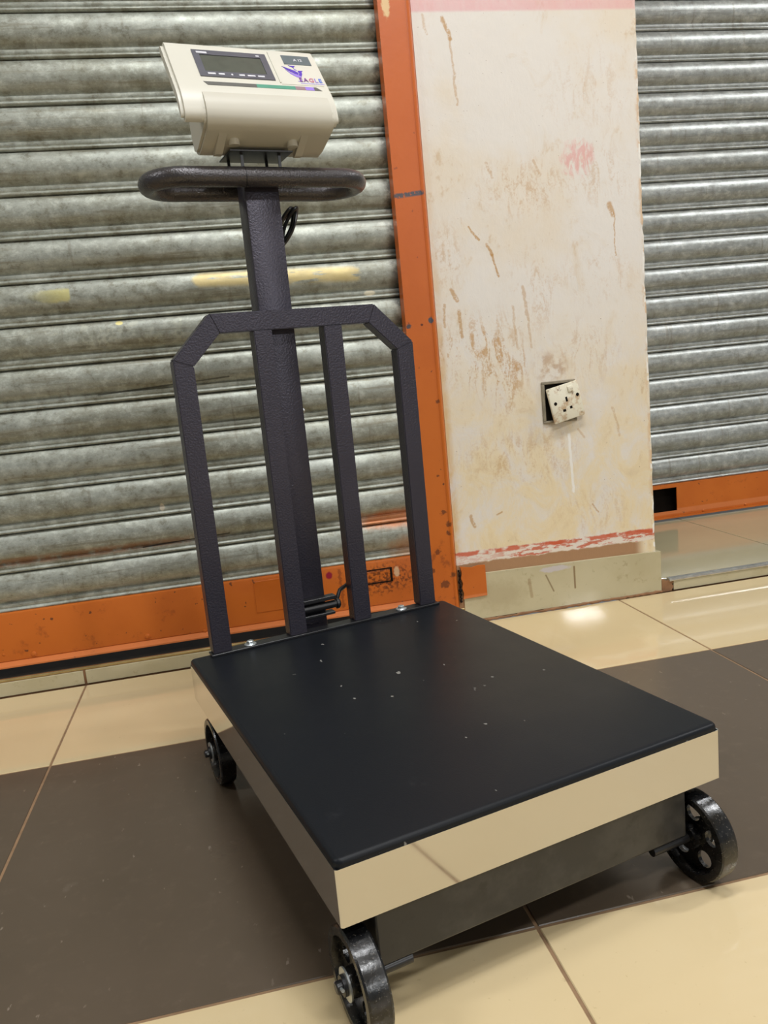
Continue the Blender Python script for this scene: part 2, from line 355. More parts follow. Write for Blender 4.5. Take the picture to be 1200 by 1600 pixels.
def tube(bm, pts, r, n=12, closed=False, caps=True):
    pts = [Vector(p) for p in pts]; N = len(pts); rings = []; ref = None
    for i, p in enumerate(pts):
        if closed: t = (pts[(i+1) % N] - pts[i-1]).normalized()
        else: t = (pts[min(i+1, N-1)] - pts[max(i-1, 0)]).normalized()
        if ref is None:
            ref = Vector((0, 0, 1)) if abs(t.z) < 0.9 else Vector((1, 0, 0))
        a = (ref - t*ref.dot(t)).normalized(); b = t.cross(a); ref = a
        rr = r[i] if isinstance(r, (list, tuple)) else r
        rings.append([bm.verts.new(p + a*rr*math.cos(2*math.pi*k/n) + b*rr*math.sin(2*math.pi*k/n)) for k in range(n)])
    for i in range(N if closed else N-1):
        A, Bq = rings[i], rings[(i+1) % N]
        for k in range(n): bm.faces.new((A[k], A[(k+1) % n], Bq[(k+1) % n], Bq[k]))
    if caps and not closed:
        bm.faces.new(list(reversed(rings[0]))); bm.faces.new(rings[-1])
    bmesh.ops.recalc_face_normals(bm, faces=bm.faces[:])
def lathe(bm, prof, n=40, axis='x', closed=False):
    """prof: (radius, offset along axis)"""
    rings = []
    for (r, h) in prof:
        ring = []
        for k in range(n):
            a = 2*math.pi*k/n; c, s = r*math.cos(a), r*math.sin(a)
            ring.append(bm.verts.new((h, c, s) if axis == 'x' else ((c, s, h) if axis == 'z' else (c, h, s))))
        rings.append(ring)
    P = len(prof)
    for i in range(P if closed else P-1):
        A, Bq = rings[i], rings[(i+1) % P]
        for k in range(n): bm.faces.new((A[k], A[(k+1) % n], Bq[(k+1) % n], Bq[k]))
    if not closed:
        for ring in (rings[0], rings[-1]):
            try: bm.faces.new(ring)
            except ValueError: pass
    bmesh.ops.recalc_face_normals(bm, faces=bm.faces[:])

# ================================================================== SETTING
Y0 = 1.672            # plane of the step risers and the skirting
XL, YT = -0.350, 0.7027
floor = tag(link('floor', B(-3.4, 5.1, -7.2, Y0 - 0.002, -0.06, -0.0012), 'grout'), kind='structure')
T, G = 0.602, 0.0019
def tile_mesh(wd, dp, mat):
    bm = bmesh.new(); c = 0.0009; z1 = 0.0; z0 = -0.008
    a = [bm.verts.new(p) for p in ((0, 0, z0), (wd, 0, z0), (wd, dp, z0), (0, dp, z0))]
    m_ = [bm.verts.new(p) for p in ((0, 0, z1-c), (wd, 0, z1-c), (wd, dp, z1-c), (0, dp, z1-c))]
    t = [bm.verts.new(p) for p in ((c, c, z1), (wd-c, c, z1), (wd-c, dp-c, z1), (c, dp-c, z1))]
    for L, U in ((a, m_), (m_, t)):
        for i in range(4): bm.faces.new((L[i], L[(i+1) % 4], U[(i+1) % 4], U[i]))
    bm.faces.new(t)
    return link('tile', bm, mat, floor)
rows = [(1.3065, Y0 - 0.003, 'cream')]
y = 1.3065; k = 0
while y > -6.8:
    rows.append((y - 0.6038, y, 'dark' if k % 3 == 0 else 'cream')); y -= 0.6038; k += 1
protos = {}
for (ya, yb, mt) in rows:
    for i in range(-5, 9):
        xa = XL + i*0.6005
        key = (round(yb - ya, 3), mt)
        lc = (xa + G, ya + G, 0.0)
        if key not in protos:
            protos[key] = tile_mesh(0.6005 - 2*G, (yb - ya) - 2*G, mt); protos[key].location = lc
        else: share(protos[key], floor, lc, 'tile')

# raised step in front of the left shutter: dirty sill with painted-in shade, riser tiles, rounded metal edge
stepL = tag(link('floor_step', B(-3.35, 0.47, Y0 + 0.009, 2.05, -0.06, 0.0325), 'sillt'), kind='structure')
for i in range(-5, 2):
    xa = XL + i*0.6005; xb = min(xa + 0.6005, 0.50)
    link('riser_tile', B(xa + 0.0025, xb - 0.0025, Y0, Y0 + 0.009, 0.0015, 0.0305, bev=0.0008, seg=1), 'skirt', stepL)
link('riser_grout', B(-3.35, 0.50, Y0 + 0.003, Y0 + 0.0085, -0.004, 0.031), 'mortar', stepL)
bm = bmesh.new(); tube(bm, [(-3.35, Y0 + 0.0065, 0.0335), (-1.5, Y0 + 0.006, 0.034), (-0.35, Y0 + 0.0065, 0.0335), (0.1, Y0 + 0.0062, 0.0338), (0.48, Y0 + 0.0065, 0.0335)], 0.0042, 10)
link('edge_trim', bm, 'brass', stepL, True)

# recessed bay to the right: step, riser, aluminium nosing, two rows of tiles
stepR = tag(link('floor_step', B(0.955, 5.1, Y0 + 0.010, 2.9, -0.06, 0.0225), 'mortar'), kind='structure')
for (xa, xb) in ((0.957, 1.366), (1.366, 1.966), (1.966, 2.567), (2.567, 3.167), (3.167, 3.767), (3.767, 4.368)):
    link('step_tile', B(xa + 0.0012, xb - 0.0012, Y0 + 0.014, 2.45, 0.010, 0.0295, bev=0.0008, seg=1), 'stept', stepR)
for (xa, xb) in ((0.995, 1.452), (1.452, 2.052), (2.052, 2.653), (2.653, 3.254), (3.254, 3.854)):
    link('riser_tile', B(xa + 0.0015, xb - 0.0015, Y0 + 0.001, Y0 + 0.010, 0.001, 0.0235, bev=0.0008, seg=1), 'skirt', stepR)
bm = bmesh.new()
prism(bm, [(Y0 - 0.001, 0.024), (Y0 - 0.0015, 0.0265), (Y0 + 0.0005, 0.030), (Y0 + 0.004, 0.0313), (Y0 + 0.0135, 0.0313), (Y0 + 0.0135, 0.0235)], 0.985, 1.150, 'x')
link('edge_trim', bm, 'alu', stepR, True)
bm = bmesh.new()
prism(bm, [(Y0 - 0.001, 0.024), (Y0 - 0.0015, 0.0265), (Y0 + 0.0005, 0.030), (Y0 + 0.004, 0.0313), (Y0 + 0.0135, 0.0313), (Y0 + 0.0135, 0.0235)], 1.1506, 4.4, 'x')
link('edge_trim', bm, 'alu', stepR, True)
bm = bmesh.new()   # broken mortar where the nosing starts
prism(bm, [(0.966, 0.0), (0.990, 0.0), (0.997, 0.010), (0.992, 0.016), (0.998, 0.022), (0.986, 0.026), (0.980, 0.0245), (0.972, 0.030), (0.966, 0.029)], Y0 + 0.002, Y0 + 0.0098, 'y')
link('broken_mortar', bm, 'mortar', stepR)

# pillar between the shutters
PX0, PX1, PYF = 0.4665, 0.9545, 1.6755
bm = bmesh.new()
nz = 90; zs = [0.0 + 3.0*i/nz*0.5 for i in range(nz+1)] + [2.2, CEIL]
rng = random.Random(3); cols = []
for z in zs:
    j = rng.uniform(-0.0012, 0.0012) - (0.003 if (0.7 < z < 0.95 and rng.random() < 0.35) else 0.0)
    c = 0.0025 + rng.uniform(0, 0.002)
    cols.append([bm.verts.new(p) for p in ((PX0, 2.6, z), (PX0, PYF, z), (PX1 + j - c - 0.004, PYF, z), (PX1 + j - 0.001, PYF + c*0.6, z), (PX1 + j, PYF + c + 0.003, z), (PX1, 2.6, z))])
for a, b in zip(cols, cols[1:]):
    for i in range(6): bm.faces.new((a[i], a[(i+1) % 6], b[(i+1) % 6], b[i]))
bm.faces.new(cols[-1]); bmesh.ops.recalc_face_normals(bm, faces=bm.faces[:])
pillar = tag(link('wall_center', bm, 'pillar'), kind='structure')
base = empty('baseboard_center', (0.72, Y0, 0.0)); tag(base, kind='structure')
bm = bmesh.new()
prism(bm, [(-0.2430, 0.006), (0.2440, 0.0045), (0.2450, 0.101), (0.19, 0.1035), (-0.10, 0.1105), (-0.2430, 0.113)], -0.0005, 0.0045, 'y')
bmesh.ops.bevel(bm, geom=bm.edges[:], offset=0.0007, segments=1, affect='EDGES')
link('skirting_tile', bm, 'skirt', base)
link('skirting_tile', B(0.2352, 0.2445, 0.0050, 0.60, 0.0045, 0.101, bev=0.0007, seg=1), 'skirt', base)
bm = bmesh.new()   # ragged mortar bead under the skirting
pts = []; rng = random.Random(5)
for i in range(60):
    pts.append((-0.236 + 0.48*i/59, -0.0005 + rng.uniform(-0.0015, 0.001), 0.0026 + rng.uniform(-0.001, 0.001)))
tube(bm, pts, [0.0028 + rng.uniform(-0.0009, 0.0012) for _ in pts], 6)
link('mortar_bead', bm, 'mortar', base, True)

# orange guide channel of the left shutter
GX0, GX1 = 0.3975, 0.4655
guide = empty('trim_1', (0.43, Y0, 0.0)); tag(guide, kind='structure')
bm = bmesh.new()
prism(bm, [(0.3975, 1.668), (0.4535, 1.668), (0.4555, 1.6662), (0.4580, 1.6655), (0.4605, 1.6662), (0.4640, 1.672), (0.4655, 1.674), (0.4655, 1.79), (0.4600, 1.79), (0.4600, 1.671), (0.4020, 1.671), (0.4020, 1.700), (0.3975, 1.700)], 0.004, 2.45, 'z')
o = link('channel', bm, 'guide', guide, True, angle=25); o.matrix_parent_inverse = Matrix.Translation((-0.43, -Y0, 0))
bm = bmesh.new()
prism(bm, [(0.4745, 0.058), (0.4790, 0.0595), (0.531, 0.0605), (0.5308, 0.131), (0.515, 0.1325), (0.50, 0.1295), (0.4725, 0.1345), (0.4755, 0.120), (0.4725, 0.108), (0.4765, 0.095), (0.4735, 0.085), (0.4770, 0.072)], 1.6685, 1.6722, 'y')
o = link('anchor_plate', bm, 'rail', guide); o.matrix_parent_inverse = Matrix.Translation((-0.43, -Y0, 0))
bm = bmesh.new(); pts = []; rng = random.Random(9)
for i in range(26):
    pts.append((0.4695 + rng.uniform(-0.0012, 0.0025), 1.6708, 0.052 + 0.075*i/25))
tube(bm, pts, [0.0022 + rng.uniform(-0.0008, 0.0016) for _ in pts], 6)
o = link('caulk_bead', bm, 'caulk', guide, True); o.matrix_parent_inverse = Matrix.Translation((-0.43, -Y0, 0))

# ------------------------------------------------------------------ roller shutters
PROF = [(0.0040, -0.0010), (0.0020, 0.0008), (-0.0030, 0.0012), (-0.0052, 0.0030), (-0.0058, 0.0048), (-0.0050, 0.0066), (-0.0028, 0.0082), (-0.0016, 0.0092), (-0.0022, 0.0102),
        (-0.0026, 0.0140), (-0.0022, 0.0172), (0.0002, 0.0186), (0.0012, 0.0200), (0.0004, 0.0214), (-0.0026, 0.0236), (-0.0058, 0.0278), (-0.0088, 0.0330), (-0.0110, 0.0390), (-0.0121, 0.0450),
        (-0.0123, 0.0510), (-0.0117, 0.0570), (-0.0103, 0.0630), (-0.0083, 0.0685), (-0.0060, 0.0730), (-0.0032, 0.0770), (0.0000, 0.0798)]
def slat_mesh(x0, x1, pitch, mat, parent):
    bm = bmesh.new(); k = pitch/0.0806; nx = 12
    cols = []
    for i in range(nx+1):
        x = x0 + (x1-x0)*i/nx
        cols.append([bm.verts.new((x, p[0], p[1]*k)) for p in PROF])
    for a, b in zip(cols, cols[1:]):
        for j in range(len(PROF)-1): bm.faces.new((a[j], b[j], b[j+1], a[j+1]))
    back = [[bm.verts.new((x, 0.006, z)) for z in (-0.001*k, 0.0798*k)] for x in (x0, x1)]
    bm.faces.new((back[0][0], back[0][1], back[1][1], back[1][0]))
    return link('slat', bm, mat, parent, True, angle=50)
def shutter(name, x0, x1, ys, z0, pitch, n, mat, rot):
    root = empty(name, ((x0+x1)/2, ys, 0.035))
    dx = (x0+x1)/2
    first = None; rng = random.Random(11 + n)
    for i in range(n):
        lc = (0, rng.uniform(-0.0008, 0.0008), z0 + i*pitch - 0.035)
        if first is None:
            first = slat_mesh(x0 - dx, x1 - dx, pitch, mat, root); first.location = lc
        else: share(first, root, lc, 'slat')
    return root
YSL = 1.712
shL = shutter('roller_shutter', -3.3, 0.4575, YSL, 0.1660, 0.08085, 29, 'slatL', 0)
tag(shL, 'weathered greenish grey roller shutter with an orange bottom rail, behind the weighing scale', 'roller shutter')
def sub(o, root): o.parent = root; o.matrix_parent_inverse = Matrix.Translation(-root.location); return o
bm = bmesh.new()
prism(bm, [(1.7015, 0.0655), (1.7000, 0.067), (1.7000, 0.163), (1.7015, 0.1665), (1.7060, 0.1680), (1.720, 0.1680), (1.720, 0.0545), (1.6900, 0.0545), (1.6900, 0.0575), (1.6985, 0.0640)], -3.3, 0.394, 'x')
railL = sub(link('bottom_rail', bm, 'rail', None, True, angle=25), shL)
def rail_bit(name, bm, mat='rail', smooth=False, lab=None):
    o = link(name, bm, mat, None, smooth); o.parent = railL
    if lab: o['label'] = lab
    return o
rail_bit('cover_patch', B(0.0165, 0.090, 1.6988, 1.7005, 0.0900, 0.160, bev=0.0006, seg=1))
bm = bmesh.new()   # rim of the lock slot
for q in ((0.258, 0.3235, 0.1470, 0.1490), (0.258, 0.3235, 0.1165, 0.1190), (0.3190, 0.3235, 0.1190, 0.1470)):
    box(bm, q[0], q[1], 1.6982, 1.7005, q[2], q[3])
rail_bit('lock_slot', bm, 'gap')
rail_bit('lock_plate', B(0.262, 0.3185, 1.6990, 1.7005, 0.1215, 0.1445, bev=0.0005, seg=1))
for (x, z, r) in ((-0.218, 0.075, 0.006), (-0.447, 0.074, 0.006), (-0.098, 0.068, 0.004), (-0.505, 0.082, 0.003)):
    bm = bmesh.new(); lathe(bm, [(r, 0.0), (r*0.9, -r*0.3), (r*0.5, -r*0.5), (0.0004, -r*0.55)], 14, 'y')
    bmesh.ops.translate(bm, verts=bm.verts[:], vec=(x, 1.7002, z)); rail_bit('rivet', bm, 'rail', True)

YSR = 2.259
shR = shutter('roller_shutter', 0.96, 4.4, YSR, 0.1443, 0.08194, 28, 'slatR', 0)
tag(shR, 'clean grey galvanised roller shutter in the recess right of the stained pillar', 'roller shutter')
bm = bmesh.new()
RY0, RY1 = 2.245, 2.290
hx0, hx1, hz0, hz1 = 1.247, 1.3575, 0.0600, 0.1340
for q in ((0.96, hx0, 0.0434, 0.1453), (hx1, 4.4, 0.0434, 0.1453), (hx0, hx1, 0.0434, hz0), (hx0, hx1, hz1, 0.1453)):
    box(bm, q[0], q[1], RY0, RY0 + 0.003, q[2], q[3])
box(bm, 0.96, 4.4, RY0 + 0.003, RY1, 0.1423, 0.1453); box(bm, 0.96, 4.4, RY0 + 0.003, RY1, 0.0434, 0.0464)
box(bm, 0.96, 4.4, RY0 - 0.006, RY0 + 0.003, 0.0377, 0.0431)
bmesh.ops.remove_doubles(bm, verts=bm.verts[:], dist=1e-5)
railR = sub(link('bottom_rail', bm, 'rail'), shR)
o = link('rail_inside', B(0.97, 4.39, RY1 - 0.004, RY1, 0.0465, 0.1422), 'gap'); o.parent = railR  # dark sheet stands in for the shade inside the hollow rail
for (x, z, r) in ((1.448, 0.048, 0.0045), (1.598, 0.048, 0.0045)):
    bm = bmesh.new(); lathe(bm, [(r, 0.0), (r*0.9, -r*0.3), (r*0.5, -r*0.5), (0.0004, -r*0.55)], 14, 'y')
    bmesh.ops.translate(bm, verts=bm.verts[:], vec=(x, RY0 + 0.0002, z)); o = link('rivet', bm, 'rail', None, True); o.parent = railR

# lintel wall over the shutters, ceiling, lamp housings
tag(link('wall_back', B(-3.4, 0.466, 1.70, 2.6, 2.45, CEIL), 'plaster'), kind='structure')
tag(link('wall_right', B(0.955, 5.1, 2.17, 2.6, 2.42, CEIL), 'plaster'), kind='structure')
tag(link('ceiling', B(-3.4, 5.1, -7.2, 2.6, CEIL, CEIL + 0.1), 'ceil'), kind='structure')
LN = ['long white ceiling lamp in front of the recess on the right', 'long white ceiling lamp over the weighing scale', 'long white ceiling lamp over the left end of the long shutter', 'short square ceiling lamp at the far side of the hall', 'long white ceiling lamp behind the camera']
for (x, y, lx, ly, W, c), lb in zip(LAMPS, LN):
    o = link('ceiling_lamp', B(-lx/2 - 0.02, lx/2 + 0.02, -ly/2 - 0.02, ly/2 + 0.02, 0.0, 0.07, bev=0.006), 'lampw', None, False, (x, y, CEIL - 0.07))
    tag(o, lb, 'lamp', group='ceiling lamps')

# ------------------------------------------------------------------ wall socket
SX, SZ = 0.7370, 0.4755
sock = empty('wall_socket', (SX, PYF, SZ)); tag(sock, 'loose paint-smeared wall socket hanging askew from its box on the white pillar', 'socket')
bm = bmesh.new()
for q in ((-0.0450, 0.0350, 0.0405, 0.0470), (-0.0450, 0.0350, -0.0450, -0.0395), (-0.0450, -0.0380, -0.0395, 0.0405), (0.0290, 0.0350, -0.0395, 0.0405)):
    box(bm, q[0], q[1], -0.0050, 0.0, q[2], q[3], bev=0.0012, seg=1)
link('back_box', bm, m_simple('grey_box_plastic', S(150, 140, 120), 0.6, 0, 0.4, 40, 0.4), sock)
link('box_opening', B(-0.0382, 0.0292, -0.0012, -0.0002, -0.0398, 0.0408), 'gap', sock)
plate = link('cover_plate', B(-0.0385, 0.0385, -0.0075, 0.0, -0.0395, 0.0395, bev=0.0022, seg=2), 'socket', sock, True)
plate.location = (0.0055, -0.0085, -0.0015); plate.rotation_euler = (math.radians(-2), math.radians(-11), math.radians(5))
for (x, z, a, b) in ((0.002, 0.006, 0.0024, 0.0052), (-0.009, -0.0165, 0.0036, 0.0028), (0.0085, -0.0140, 0.0030, 0.0028)):
    link('pin_hole', B(x - a, x + a, -0.0078, -0.0030, z - b, z + b), 'gap', plate)  # solid inset, the hole's shade is its dark colour
for (x, z) in ((-0.0265, 0.0035), (0.0305, 0.0085)):
    bm = bmesh.new(); lathe(bm, [(0.0038, -0.0030), (0.0038, -0.0079)], 14, 'y')
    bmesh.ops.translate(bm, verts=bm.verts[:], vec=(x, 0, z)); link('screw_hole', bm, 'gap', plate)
bm = bmesh.new(); box(bm, 0.0095, 0.0230, -0.0110, -0.0050, 0.0190, 0.0330, bev=0.0022)
link('switch_rocker', bm, 'socket', plate, True)

# ================================================================== THE SCALE
SW, SL, SH, SB = 0.4650, 0.6303, 0.1612, 0.0952
K, Z0 = 0.9677, 0.01886          # upper works and ORG scaled about the camera, baked into the vertices (deck 45 x 61 cm, 17.5 cm above the floor)
ORG = Vector((-0.09957, 1.21307, 0.0)); TH = 0.23603508
# local frame of the scale: x across the back edge, y = -v (v grows towards the camera side), z up
scale = empty('platform_scale', ORG, TH)
tag(scale, 'black wheeled platform weighing scale with a polished steel skirt and cream indicator on a post', 'weighing scale')
def scale_about_cam(bm, z0=Z0):
    for v in bm.verts: v.co = Vector((v.co.x*K, v.co.y*K, v.co.z*K + z0))
def P_(name, bm, mat, parent=None, smooth=False, angle=35, label=None, raw=False):
    if not raw: scale_about_cam(bm)
    o = link(name, bm, mat, parent or scale, smooth, angle=angle)
    if label: o['label'] = label
    return o
# deck plate: thin tray with turned-down rounded rim
def rr(x0, x1, y0, y1, r, n=5):
    out = []
    for (cx, cy, a0) in ((x1-r, y1-r, 0), (x0+r, y1-r, 90), (x0+r, y0+r, 180), (x1-r, y0+r, 270)):
        for i in range(n+1):
            a = math.radians(a0 + 90*i/n); out.append((cx + r*math.cos(a), cy + r*math.sin(a)))
    return out
bm = bmesh.new(); lv = []
for (e, z) in ((0.006, 0.1490), (0.0006, 0.1492), (0.0004, 0.1560), (0.0010, 0.1586), (0.0026, 0.1604), (0.0050, SH)):
    lv.append([bm.verts.new((p[0], p[1], z)) for p in rr(e, SW - e, -SL + e, -e, 0.0090 - min(e, 0.005))])
for A, Bq in zip(lv, lv[1:]):
    for k in range(len(A)): bm.faces.new((A[k], A[(k+1) % len(A)], Bq[(k+1) % len(A)], Bq[k]))
bm.faces.new(lv[-1]); bm.faces.new(list(reversed(lv[0])))
P_('platform_plate', bm, 'deck', smooth=True, angle=40)
# polished skirt: sheet steel band with a small bend radius at the corners
bm = bmesh.new()
oo = rr(0.0, SW, -SL, 0.0, 0.003); ii = rr(0.0012, SW-0.0012, -SL+0.0012, -0.0012, 0.002)
lv = []
for ring, z in ((oo, SB), (oo, 0.1530), (ii, 0.1530), (ii, SB)): lv.append([bm.verts.new((p[0], p[1], z)) for p in ring])
for i in range(4):
    A, Bq = lv[i], lv[(i+1) % 4]; n = len(A)
    for k in range(n): bm.faces.new((A[k], A[(k+1) % n], Bq[(k+1) % n], Bq[k]))
bmesh.ops.recalc_face_normals(bm, faces=bm.faces[:])
P_('steel_skirt', bm, 'steel', smooth=True, angle=40, label='mirror polished steel skirt around the platform')
# chassis: front and rear cross members, side members
for v0 in (0.606, 0.118):
    P_('cross_member', B(0.0330, 0.4020, -v0, -v0 + 0.040, 0.0550, 0.1120, bev=0.002), 'chassis', raw=True)
for u0 in (0.058, 0.352):
    P_('side_member', B(u0, u0 + 0.035, -0.5635, -0.1185, 0.065, 0.1120, bev=0.002), 'chassis', raw=True)
P_('load_frame', B(0.04, 0.40, -0.585, -0.025, 0.1120, 0.1620, bev=0.002), 'chassis', raw=True)
P_('rear_bracket', B(0.160, 0.258, -0.030, 0.050, 0.112, 0.145, bev=0.002), 'chassis', raw=True)
# wheels: cast disc with round lightening holes, rim, hub, axle, washer, split pin
def wheel(cx, cv, out):
    """out: -1 outer side towards -x, +1 towards +x; cx is the middle of the tread"""
    R_, hw = 0.0495, 0.0114
    bm = bmesh.new()
    lathe(bm, [(0.0405, -hw), (0.0480, -hw), (0.0493, -hw + 0.002), (R_, 0), (0.0493, hw - 0.002), (0.0480, hw), (0.0405, hw), (0.0385, 0.005), (0.0385, -0.005)], 56, 'x', True)
    root = link('wheel', bm, 'wheel', scale, True, (cx, -cv, R_), 30)
    # web with holes
    bm = bmesh.new(); n = 120; hc, hr = 0.0268, 0.0093; nh = 5; tw = 0.0022
    outer = [(0.0390*math.cos(2*math.pi*k/60), 0.0390*math.sin(2*math.pi*k/60)) for k in range(60)]
    loops = [outer]
    for h in range(nh):
        a = 2*math.pi*h/nh + 0.35
        loops.append([(hc*math.cos(a) + hr*math.cos(2*math.pi*k/18), hc*math.sin(a) + hr*math.sin(2*math.pi*k/18)) for k in range(18)])
    es = []
    for lp in loops:
        vs = [bm.verts.new((-tw, p[0], p[1])) for p in lp]
        es += [bm.edges.new((vs[k], vs[(k+1) % len(vs)])) for k in range(len(vs))]
    bmesh.ops.triangle_fill(bm, use_beauty=True, use_dissolve=False, edges=es)
    # drop triangles that fell inside the holes
    kill = [f for f in bm.faces if any((f.calc_center_median().y - hc*math.cos(2*math.pi*h/nh + 0.35))**2 + (f.calc_center_median().z - hc*math.sin(2*math.pi*h/nh + 0.35))**2 < (hr*0.9)**2 for h in range(nh))]
    bmesh.ops.delete(bm, geom=kill, context='FACES_ONLY')
    ext = bmesh.ops.extrude_face_region(bm, geom=bm.faces[:])
    bmesh.ops.translate(bm, verts=[v for v in ext['geom'] if isinstance(v, bmesh.types.BMVert)], vec=(2*tw, 0, 0))
    bmesh.ops.recalc_face_normals(bm, faces=bm.faces[:])
    link('wheel_web', bm, 'wheel', root)
    bm = bmesh.new(); lathe(bm, [(0.0130, -0.0125), (0.0135, -0.010), (0.0140, 0.0), (0.0135, 0.010), (0.0130, 0.0125)], 24, 'x')
    link('wheel_hub', bm, 'wheel', root, True)
    bm = bmesh.new(); lathe(bm, [(0.0070, out*0.0127), (0.0150, out*0.0127), (0.0150, out*0.0143), (0.0070, out*0.0143)], 28, 'x', True)
    link('washer', bm, 'zinc', root)
    bm = bmesh.new(); tube(bm, [(out*0.0200, -0.0100, 0.0035), (out*0.0200, 0.011, -0.0035)], 0.0016, 8)
    link('split_pin', bm, 'zinc', root)
    bm = bmesh.new(); lathe(bm, [(0.0054, -out*(0.062 if out > 0 else 0.052)), (0.0054, out*0.0144), (0.0094, out*0.0145), (0.0094, out*0.0178), (0.0058, out*0.0181), (0.0056, out*0.0225), (0.0046, out*0.0235)], 16, 'x')
    link('axle', bm, 'blackm', root, True)
    return root
WV, WR = 0.6010, 0.0720
wheel(0.0145, WV, -1); wheel(0.4190, WV, 1); wheel(0.0145, WR, -1); wheel(0.4190, WR, 1)

# back frame: four posts, top bar, two braces
FV, FD = 0.0180, 0.0260
ZP, ZT, HT = 0.1650, 0.6910, 0.0300
OL, OR = 0.0365, 0.4395
HL, HR = 0.0995, 0.3740
ZC = 0.6262
yA, yB = -FV, -FV + FD
def bar(name, poly, bev=0.0012, mat='paint'):
    bm = bmesh.new(); prism(bm, poly, yA, yB, 'y')
    bmesh.ops.bevel(bm, geom=bm.edges[:], offset=bev, segments=2, affect='EDGES')
    return P_(name, bm, mat, smooth=True, angle=30)
tn = 0.0304
# mitred outline: outer pts and inner pts
oBL, oTL, oTR, oBR = (OL, ZC), (HL, ZT), (HR, ZT), (OR, ZC)
iBL, iTL, iTR, iBR = (OL + tn, ZC - 0.0112), (HL + 0.0128, ZT - 0.0295), (HR - 0.0128, ZT - 0.0295), (OR - tn, ZC - 0.0112)
bar('frame_post', [(OL, ZP), (OL + tn, ZP), iBL, oBL])
bar('frame_post', [(OR - tn, ZP), (OR, ZP), oBR, iBR])
bar('corner_brace', [oBL, iBL, iTL, oTL]); bar('corner_brace', [iBR, oBR, oTR, iTR])
bar('top_bar', [iTL, iTR, oTR, oTL])
for (a, b) in ((0.1655, 0.1950), (0.2820, 0.3130)): bar('frame_post', [(a, ZP), (b, ZP), (b, ZT - 0.0290), (a, ZT - 0.0290)])
P_('base_plate', B(0.0325, 0.4450, -0.0225, 0.0020, SH, 0.1652, bev=0.0006, seg=1), 'blackm')
for u in (0.0985, 0.3740):
    bm = bmesh.new()
    lathe(bm, [(0.0098, 0.0), (0.0098, 0.0012), (0.0092, 0.0018)], 24, 'z')
    bmesh.ops.translate(bm, verts=bm.verts[:], vec=(u, -0.0105, 0.1652)); bo = P_('bolt_washer', bm, 'zinc', smooth=True)
    bm = bmesh.new(); lathe(bm, [(0.0060, 0.0), (0.0060, 0.0042), (0.0050, 0.0050)], 6, 'z')
    bmesh.ops.translate(bm, verts=bm.verts[:], vec=(u, -0.0105, 0.1668)); P_('bolt_head', bm, 'zinc', label='small zinc bolt head')
# column with fold-down hinge
CU0, CU1, CY0, CY1 = 0.1858, 0.2415, 0.0085, 0.0490
P_('column', B(CU0, CU1, CY0, CY1, 0.125, 0.8900, bev=0.0022, seg=2), 'paint', smooth=True, angle=30, label='square dark post carrying the indicator')
P_('hinge_strap', B(0.1900, 0.2560, -0.0080, 0.0085, 0.2085, 0.2155, bev=0.001, seg=1), 'blackm')
P_('hinge_strap', B(0.1900, 0.2520, -0.0080, 0.0085, 0.1830, 0.1880, bev=0.001, seg=1), 'blackm')
bm = bmesh.new(); lathe(bm, [(0.0068, 0.188), (0.0068, 0.2570), (0.0094, 0.2572), (0.0094, 0.2615), (0.0070, 0.2640)], 18, 'x')
bmesh.ops.translate(bm, verts=bm.verts[:], vec=(0, -0.0005, 0.1985)); P_('hinge_pin', bm, 'blackm', smooth=True)
bm = bmesh.new(); tube(bm, [(0.2620, 0.004, 0.2060), (0.2700, 0.010, 0.2170), (0.2950, 0.022, 0.2235)], 0.0036, 10); P_('hinge_lever', bm, 'blackm', smooth=True)
bm = bmesh.new(); lathe(bm, [(0.0040, 0.0), (0.0040, 0.0045), (0.0028, 0.0055)], 12, 'x')
bmesh.ops.translate(bm, verts=bm.verts[:], vec=(CU1, 0.022, 0.530)); P_('column_screw', bm, 'zinc', smooth=True)
# push handle: closed loop of round tube
bm = bmesh.new(); pts = []
hu0, hu1, hv0, hv1, hr = 0.0480, 0.3880, -0.0055, 0.0920, 0.0487
for (cx, cy, a0) in ((hu1 - hr, hv1 - hr, 0), (hu0 + hr, hv1 - hr, 90), (hu0 + hr, hv0 + hr, 180), (hu1 - hr, hv0 + hr, 270)):
    for i in range(11):
        a = math.radians(a0 + 9*i); pts.append((cx + hr*math.cos(a), cy + hr*math.sin(a), 0.8905))
pl = [];
for i, p in enumerate(pts):
    if not pl or (Vector(p) - Vector(pl[-1])).length > 1e-4: pl.append(p)
tube(bm, pl, 0.0147, 20, True)
hd = P_('handle', bm, 'painth', smooth=True, angle=60, label='round tube push handle bent into a closed loop')
bm = bmesh.new(); a = [(0.1840, -0.0055 + 0.0141*math.cos(t), 0.8905 + 0.0141*math.sin(t)) for t in [2*math.pi*k/24 for k in range(24)]]
tube(bm, a, 0.0012, 6, True); P_('weld_seam', bm, 'blackm', hd, True)
P_('mount_plate', B(0.160, 0.272, 0.004, 0.098, 0.9035, 0.9065, bev=0.0006, seg=1), 'blackm')
P_('indicator_bracket', B(0.1660, 0.2660, -0.0060, 0.0600, 0.9275, 0.9300, bev=0.0005, seg=1), 'blackm')
for (x, yy) in ((0.1870, 0.006), (0.2470, 0.006), (0.1780, 0.050), (0.2400, 0.050)):
    P_('bracket_leg', B(x - 0.0022, x + 0.0022, yy - 0.0012, yy + 0.0012, 0.9060, 0.9278), 'blackm')
